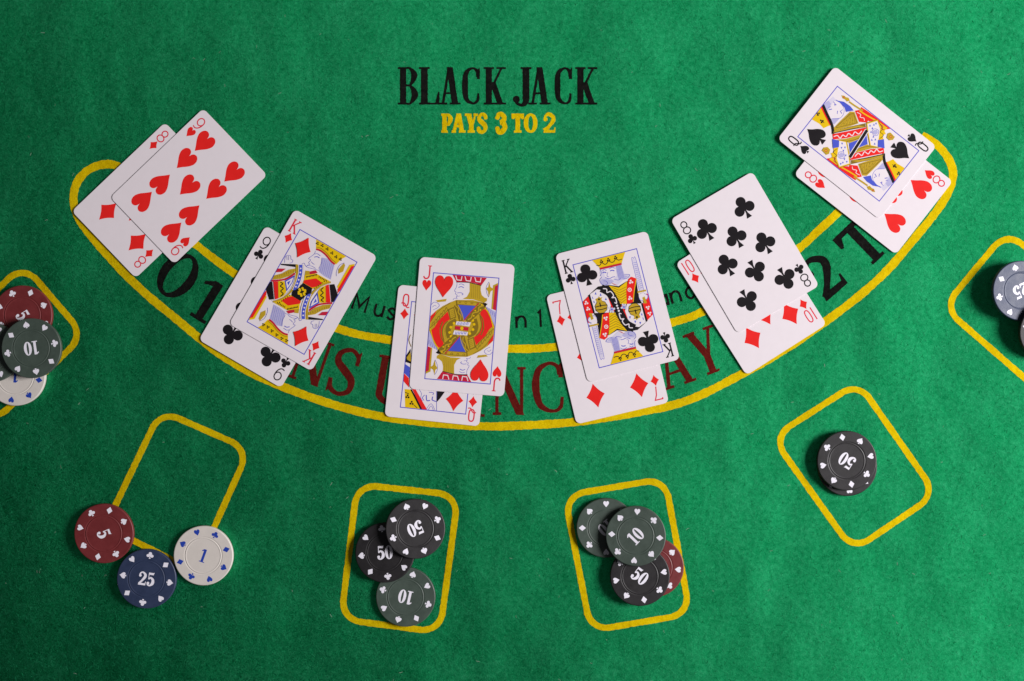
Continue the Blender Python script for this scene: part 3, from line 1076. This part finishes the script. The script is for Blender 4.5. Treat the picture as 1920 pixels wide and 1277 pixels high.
def queen_of_spades():
    c = Court(1500, 150, 5.108, 1609.2, 269.7, -51.8, .966)
    c.f('pale', (228, 238), (320, 165), (345, 198), (310, 230), (275, 310), (262, 320))
    c.f('lav', (228, 238), (275, 205), (300, 235), (265, 300))
    c.f('lav', (300, 375), (385, 368), (330, 430), (312, 420))
    c.s('line', .7, (345, 195), (385, 225), (420, 275), (418, 330), (380, 372), (310, 375))
    c.s('line', 1.0, (320, 215), (338, 235), (335, 255)), c.s('line', 1.6, (330, 240), (350, 245))
    c.s('line', 1.6, (282, 290), (308, 285)), c.s('line', 1.0, (275, 270), (298, 262))
    c.s('line', 1.1, (362, 300), (358, 330)), c.s('line', 1.3, (385, 300), (402, 328)), c.s('line', 1.0, (395, 300), (410, 290))
    c.f('blue', (335, 200), (420, 215), (480, 255), (515, 298), (440, 312), (428, 272), (385, 225))
    # crown
    c.f('yellow', (110, 378), (190, 283), (222, 330), (282, 442), (228, 466), (190, 425))
    c.f('yellow', (190, 283), (205, 268), (245, 345), (300, 435), (282, 444))
    c.f('red', (202, 270), (218, 255), (255, 335), (305, 425), (288, 440), (240, 350))
    c.tref('black', 2.4, (175, 330), (212, 400)), c.s('black', 1.2, (150, 312), (185, 345)), c.s('black', 1.2, (195, 385), (235, 415))
    c.s('black', 5.4, (222, 245), (255, 320), (300, 415), (315, 470), (318, 520))
    # sceptre and edge
    c.f('red', (585, 265), (640, 300), (870, 468), (800, 480), (700, 395), (660, 400), (560, 320))
    c.f('red', (525, 300), (565, 292), (655, 385), (640, 412), (565, 405))
    c.s('white', 1.2, (545, 315), (580, 335), (575, 360), (610, 370), (615, 395))
    c.s('yellow', 2.4, (570, 300), (640, 345), (740, 400))
    c.s('gold', 3.2, (470, 215), (520, 250), (600, 300))
    c.f('gold', (398, 155), (425, 158), (440, 172), (465, 178), (478, 205), (450, 215), (430, 192), (410, 185))
    c.d('crimson', 1.5, (420, 172))
    # collar
    c.f('gold', (325, 462), (385, 400), (480, 308), (522, 310), (560, 420), (470, 450), (330, 492))
    hatch(c, 'dgold', .45, (350, 450), (540, 415), (470, 330), (515, 322), 7)
    c.s('dgold', 1.2, (345, 455), (400, 405), (480, 330), (512, 325), (545, 415), (460, 435), (345, 462), smooth=False)
    c.d('dgold', .8, (420, 420), (450, 395), (480, 370), (480, 410), (505, 390), (450, 425))
    c.f('dgold', (322, 495), (470, 452), (625, 418), (628, 455), (480, 480), (320, 515))
    c.f('gold', (330, 492), (470, 458), (560, 438), (620, 450), (480, 470), (330, 505))
    c.s('black', 1.4, (330, 510), (480, 478), (560, 460))
    c.f('red', (312, 522), (480, 490), (640, 455), (600, 520), (440, 560), (318, 572))
    c.s('white', 1.7, (325, 545), (360, 535), (385, 560), (410, 530), (440, 545), (465, 515), (500, 535), (525, 500), (560, 520), (590, 490))
    c.f('gold', (318, 578), (440, 565), (600, 522), (585, 560), (470, 605), (445, 590))
    c.s('dgold', 1.2, (450, 588), (520, 575), (590, 545))
    # sleeve
    c.f('dgold', (630, 413), (744, 380), (777, 470), (750, 650), (666, 637), (643, 520))
    c.f('yellow', (635, 418), (741, 386), (772, 470), (746, 645), (670, 632), (648, 520))
    c.f('white', (644, 425), (736, 397), (762, 470), (739, 638), (677, 625), (656, 520))
    for x, y in ((668, 440), (705, 432), (685, 575), (718, 572), (678, 500), (712, 612), (690, 465), (700, 545), (725, 420)):
        c.f('blue', (x - 9, y + 8), (x + 9, y + 8), (x, y - 12))
    c.f('lav', (700, 485), (735, 478), (745, 510), (720, 530), (695, 515))
    c.s('line', .8, (690, 480), (720, 470), (750, 490), (740, 530), (700, 530), (690, 480))
    c.f('yellow', (745, 400), (835, 462), (805, 490), (818, 520), (790, 530), (795, 575), (760, 578), (765, 470))
    c.s('crimson', 1.6, (760, 425), (790, 450), (775, 470), (805, 480))
    c.s('black', 1.0, (750, 405), (785, 470), (765, 500), (795, 530), (765, 560))
    c.f('blue', (742, 578), (800, 568), (806, 655), (740, 640))
    c.f('blue', (470, 608), (590, 562), (560, 605), (480, 695))
    c.f('gold', (862, 505), (895, 540), (905, 545), (885, 575), (850, 580), (825, 555), (835, 515))
    c.d('crimson', 2.6, (865, 545)), c.d('yellow', 1.4, (865, 545))
    c.s('white', 8.0, (640, 485), (558, 611), (478, 738), smooth=False)
    c.s('black', 5.4, (640, 485), (558, 611), (478, 738), smooth=False)
    return c.pc


def queen_of_diamonds():
    c = Court(730, 540, 4.911, 823.4, 671.0, 6.1, 1.0)
    c.f('yellow', (145, 930), (205, 935), (290, 1120), (150, 1105))
    c.tref('black', 2.6, (172, 1000), (210, 1060)), c.s('black', 1.4, (150, 960), (185, 975)), c.s('black', 1.2, (230, 1075), (262, 1105))
    c.f('black', (198, 935), (212, 932), (310, 1110), (292, 1122))
    c.f('red', (212, 925), (240, 920), (352, 1118), (308, 1118))
    c.s('line', .8, (270, 920), (300, 970), (295, 1010), (310, 1040))
    c.s('line', 1.2, (330, 985), (310, 1010), (325, 1035)), c.s('line', 1.8, (345, 985), (350, 1035), (380, 1035)), c.s('line', 1.2, (370, 960), (410, 965), (405, 985))
    c.s('line', 1.8, (405, 1000), (400, 1030), (435, 1045)), c.s('line', .9, (440, 940), (440, 1128))
    c.s('line', .7, (345, 1115), (390, 1065), (425, 1125)), c.s('line', .7, (365, 1120), (390, 1085), (410, 1125))
    c.f('black', (445, 940), (520, 950), (470, 1020), (440, 1052))
    c.f('red', (125, 770), (185, 830), (185, 915), (120, 840))
    c.f('blue', (135, 690), (195, 730), (190, 830), (130, 770))
    c.f('black', (155, 630), (200, 560), (210, 700), (150, 680))
    c.f('gold', (165, 640), (200, 590), (205, 680), (170, 660))
    c.s('dgold', 1.5, (200, 430), (185, 480), (205, 540))
    c.f('gold', (210, 700), (460, 640), (650, 700), (560, 880), (300, 880), (200, 800))
    return c.pc


def make_card(rank, kind, cx, cy, theta, z, tilt, art=0.0, label='', group='playing cards dealt on the felt', court=None, size=1.0):
    inkp = 'red' if kind in ('heart', 'diamond') else 'black'
    inki = 'index_red' if inkp == 'red' else 'black'
    o = link('playing_card', card_mesh, label=label, category='playing card', group=group)
    p = P(cx, cy, z)
    u = Vector((1, 0.15, 0)).normalized()
    q = Quaternion(Vector((-u.y, u.x, 0)), R(tilt)) @ Quaternion((0, 0, 1), -R(theta))
    o.matrix_world = Matrix.Translation(p) @ q.to_matrix().to_4x4() @ Matrix.Diagonal((size, size, 1, 1))
    zt = CT + 4e-6
    k = art
    def part(name, key, make, x, y, flip=False):
        c = link(name, cached(key, make), o)
        c.location = (x * S, (y - k) * S, zt)
        if flip:
            c.rotation_euler = (0, 0, math.pi)
        return c
    pip = lambda hgt, key: (lambda: flat_mesh('%s_%s' % (kind, key), [(xf(pc, hgt), inkp) for pc in suit(kind)], None))
    if rank in PIP_ROWS:
        for x, y in PIP_ROWS[rank]:
            part('pip', (kind, 'big'), pip(PIP_H[kind], 'pip'), x, y, y < -1)
    else:
        pcs = [(clip_piece(pc, FX + 3, FY + 3), m) for pc, m in court]
        part('court_picture', (rank, kind, 'court'), lambda: flat_mesh('court_picture', pcs, None, 0, 1.5e-6), 0, 0)
        part('picture_border', 'border', lambda: flat_mesh('picture_border', [(ribbon([(-FX, FY), (FX, FY), (FX, -FY), (-FX, -FY)], True, 1.7), 'line')], None, .0), 0, 0)
        pos = {('K', 'diamond'): (-39.5, 73), ('J', 'heart'): (-40, 75.5), ('K', 'club'): (-40.5, 75), ('Q', 'spade'): (-38.5, 73.5), ('Q', 'diamond'): (-38, 75)}[(rank, kind)]
        for s in (1, -1):
            c = part('pip', (kind, 'court'), pip(PIP_H[kind] * .93, 'court_pip'), pos[0] * s, pos[1] * s, s < 0)
            c.location.z += 1.5e-6 * (len(pcs) + 4)
    for s in (1, -1):
        part('corner_index', (rank, inki), lambda: flat_mesh('index_' + rank, [(xf(pc, 26), inki) for pc in index_glyph(rank)], None), -72.5 * s, 99.5 * s, s < 0)
        part('corner_pip', (kind, 'small'), pip(PIP_H[kind] * .46, 'corner_pip'), -72.5 * s, 75.0 * s, s < 0)
    return o


def pair(lo, hi, tilt, size=1.0):
    """the lower card lies on the felt with its left side a hair up, the upper one on top of it"""
    u = Vector((1, 0.15, 0)).normalized()
    th = R(lo[4])
    right, up = Vector((math.cos(th), -math.sin(th), 0)), Vector((math.sin(th), math.cos(th), 0))
    ext = (abs(right.dot(u)) * CW / 2 + abs(up.dot(u)) * CH / 2) * S
    z0 = 0.00032 + ext * math.tan(R(tilt))
    make_card(lo[0], lo[1], lo[2], lo[3], lo[4], z0, tilt, lo[5], lo[6], court=lo[7] if len(lo) > 7 else None, size=size)
    d = P(hi[2], hi[3]) - P(lo[2], lo[3])
    z1 = z0 - d.dot(u) * math.tan(R(tilt)) + CT + 0.00018
    make_card(hi[0], hi[1], hi[2], hi[3], hi[4], z1, tilt, hi[5], hi[6], court=hi[7] if len(hi) > 7 else None, size=size)


pair(('8', 'diamond', 282, 375.5, 46.3, -2.8, 'eight of diamonds card partly under the nine of hearts'),
     ('9', 'heart', 353.9, 349.2, 46.2, 1.5, 'nine of hearts card lying across the eight of diamonds'), 0.35, .972)
pair(('9', 'club', 512.5, 575.2, 30.3, 4, 'nine of clubs card mostly covered by the king of diamonds'),
     ('K', 'diamond', 568.4, 544.0, 29.8, 4.0, 'king of diamonds card lying on the nine of clubs', king_of_diamonds()), 0.35)
pair(('Q', 'diamond', 823, 666.5, 6.1, 4.5, 'queen of diamonds card mostly covered by the jack of hearts', queen_of_diamonds()),
     ('J', 'heart', 866.3, 612.6, 4.7, 3.2, 'jack of hearts card lying on the queen of diamonds', jack_of_hearts()), 0.40)
pair(('7', 'diamond', 1139, 654.2, -13.3, 3, 'seven of diamonds card partly under the king of clubs'),
     ('K', 'club', 1157.8, 575.3, -14.3, 2.8, 'king of clubs card lying on the seven of diamonds', king_of_clubs()), 0.45)
pair(('10', 'diamond', 1408.1, 551, -32.4, -6, 'ten of diamonds card mostly covered by the eight of clubs'),
     ('8', 'club', 1396.5, 473.7, -30.4, 3, 'eight of clubs card lying on the ten of diamonds'), 0.75)
pair(('8', 'heart', 1637.5, 333.8, -52.0, 3.5, 'eight of hearts card partly under the queen of spades'),
     ('Q', 'spade', 1606.7, 267.7, -51.8, 3.2, 'queen of spades card lying on the eight of hearts', queen_of_spades()), 0.8, .978)

# ------------------------------------------------------------------ poker chips
RC = 55.6 * S
TC = 0.0033


def chip_body(mat):
    prof = [(0, 0), (RC - .0005, 0), (RC - .00015, .00012), (RC, .0005), (RC, .0007), (RC, TC - .0007), (RC, TC - .0005), (RC - .00013, TC - .00016), (RC - .0005, TC), (RC - .0007, TC), (RC * .80, TC), (RC * .66, TC),
            (RC * .645, TC), (RC * .630, TC - .00016), (RC * .612, TC - .00020), (RC * .600, TC + .00006), (RC * .588, TC + .00008), (RC * .574, TC - .00008), (RC * .56, TC - .00010), (RC * .54, TC - .0001), (RC * .2, TC - .0001), (0, TC - .0001)]
    n = 72
    V, F = [(0, 0, 0)], []
    rings = prof[1:-1]
    for r, z in rings:
        V += [(r * math.cos(2 * math.pi * i / n), r * math.sin(2 * math.pi * i / n), z) for i in range(n)]
    V.append((0, 0, prof[-1][1]))
    for i in range(n):
        F.append((0, 1 + (i + 1) % n, 1 + i))
    for k in range(len(rings) - 1):
        a, b = 1 + k * n, 1 + (k + 1) * n
        for i in range(n):
            F.append((a + i, a + (i + 1) % n, b + (i + 1) % n, b + i))
    a = 1 + (len(rings) - 1) * n
    for i in range(n):
        F.append((a + i, a + (i + 1) % n, len(V) - 1))
    me = bpy.data.meshes.new('chip_body')
    me.from_pydata(V, [], F)
    me.materials.append(M[mat])
    me.polygons.foreach_set('use_smooth', [True] * len(me.polygons))
    me.update()
    return me


def number_mesh(txt, mat):
    hgt = 25.0
    ws = {'1': 11.5, '0': 14.5, '5': 14.0, '2': 14.5}
    tot = sum(ws[c] for c in txt) + (len(txt) - 1) * 1.2
    x = -tot / 2
    pcs = []
    for c in txt:
        for pc in glyph(c, ws[c] / hgt, .21 if c != '1' else .19, .06):
            pcs.append((xf(pc, hgt, 0, x, -hgt / 2), mat))
        x += ws[c] + 1.2
    return flat_mesh('value_' + txt, pcs, None)


def chip(colour, txt, px, py, theta, phase, label, group, z=0.0003, tilt=None):
    """top face centred where the photograph shows it; tilt = (direction the chip leans down to, degrees)"""
    p = P(px, py, z + TC)
    e = bpy.data.objects.new('poker_chip', None)
    e.empty_display_size = .01
    col.objects.link(e)
    e['label'] = label
    e['category'] = 'poker chip'
    e['group'] = group
    q = Quaternion((0, 0, 1), -R(theta))
    if tilt:
        u = Vector((tilt[0][0], -tilt[0][1], 0)).normalized()
        q = Quaternion(Vector((-u.y, u.x, 0)), R(tilt[1])) @ q
        p -= Vector((u.x * TC * math.sin(R(tilt[1])), u.y * TC * math.sin(R(tilt[1])), 0))
    p.z = z
    e.matrix_world = Matrix.Translation(p) @ q.to_matrix().to_4x4()
    link('body', cached(('body', colour), lambda: chip_body('chip_' + colour)), e)
    mk = 'mark_blue' if colour == 'white' else 'mark_white'
    nb = link('value_number', cached((txt, mk), lambda: number_mesh(txt, mk)), e)
    nb.location.z = TC - .0001 + 1.5e-5
    for i in range(8):
        kind = ('heart', 'club', 'diamond', 'spade')[i % 4]
        hg = {'heart': 11.5, 'club': 12.5, 'diamond': 13.5, 'spade': 12.5}[kind]
        me = cached((kind, mk), lambda: flat_mesh(kind + '_mark', [(xf(pc, hg, 0, 0, 0, 1.12), mk) for pc in (suit(kind) if kind != 'diamond' else [poly([(0, .5), (.36, 0), (0, -.5), (-.36, 0)])])], None))
        a = R(-(phase - theta) - 45 * i)
        o = link(kind + '_mark', me, e)
        rr = 44.5 * S
        o.location = (-math.sin(a) * rr, math.cos(a) * rr, TC + 1.5e-5)
        o.rotation_euler = (0, 0, a)
    return e


G = 'poker chips in the betting boxes'
# box at the left edge
chip('white', '1', 29, 705, 185, 10, 'cream chip with blue 1, half under two dark green chips', G)
chip('red', '5', 42, 591, 58, -70, 'red 5 chip partly under a dark green 10 chip', G)
chip('green', '10', -18, 661, 120, 20, 'dark green chip overlapping the cream 1 chip, mostly under the green 10 chip', G, .0003 + TC)
chip('green', '10', 58.5, 653, 172, 33, 'grey green 10 chip on top of red and cream chips', G, .0003 + 2 * TC)
# three single chips
chip('red', '5', 194.5, 1000.5, 68, -76, 'red 5 chip lying alone on the corner of a yellow box', G)
chip('blue', '25', 274.5, 1085.5, 8, -36, 'dark blue 25 chip lying between the red 5 and cream 1 chips', G)
chip('white', '1', 381, 1042, 20, -15, 'cream chip with a blue 1 lying uncovered beside the blue 25 chip', G)
# three leaning chips
chip('green', '10', 760.5, 1119.5, 193, 63, 'grey green 10 chip with a black 50 chip leaning on it', G)
chip('black', '50', 721.5, 1036, -4, -53, 'black 50 chip between the grey green 10 and another black 50', G, .0003 + .00195, ((-39, -85), 5.6))
chip('black', '50', 779, 991.5, 157, 23, 'black 50 chip lying on top of another black 50 chip', G, .0003 + .0033, ((.8, -.6), 9.6))
# four heaped chips
chip('red', '5', 1226.5, 1064, 20, 95, 'red chip mostly hidden under a black 50 chip', G)
chip('green', '10', 1136.5, 990, 141, 0, 'grey green 10 chip shaded by the grey green 10 on top', G)
chip('black', '50', 1200, 1080.5, 37, 80, 'black 50 chip between a red chip and a grey green 10', G, .0003 + TC + .0002)
chip('green', '10', 1192, 1005, -46, 4, 'grey green 10 chip on top of a black 50 and another green chip', G, .0003 + 1.9 * TC, ((-.72, -.69), 6.2))
# stack of two
chip('black', '50', 1589, 874.5, 100, 175, 'lower black chip of a short stack standing alone', G)
chip('black', '50', 1588, 864, 213, -101, 'upper black 50 chip of a short stack standing alone', G, .0003 + TC)
# box at the right edge
chip('blue', '25', 1919, 547, 150, 100, 'blue chip hidden under the blue 25 chip at the black chip', G)
chip('blue', '25', 1915, 545, 157, 209, 'blue 25 chip with a black chip leaning on it', G, .0003 + TC + .0027, ((1, .1), 8.0))
chip('black', '50', 1966, 620, 40, 10, 'black chip leaning on the uppermost blue 25 chip', G, .0003 + .0060, ((51, 74), 11.0))
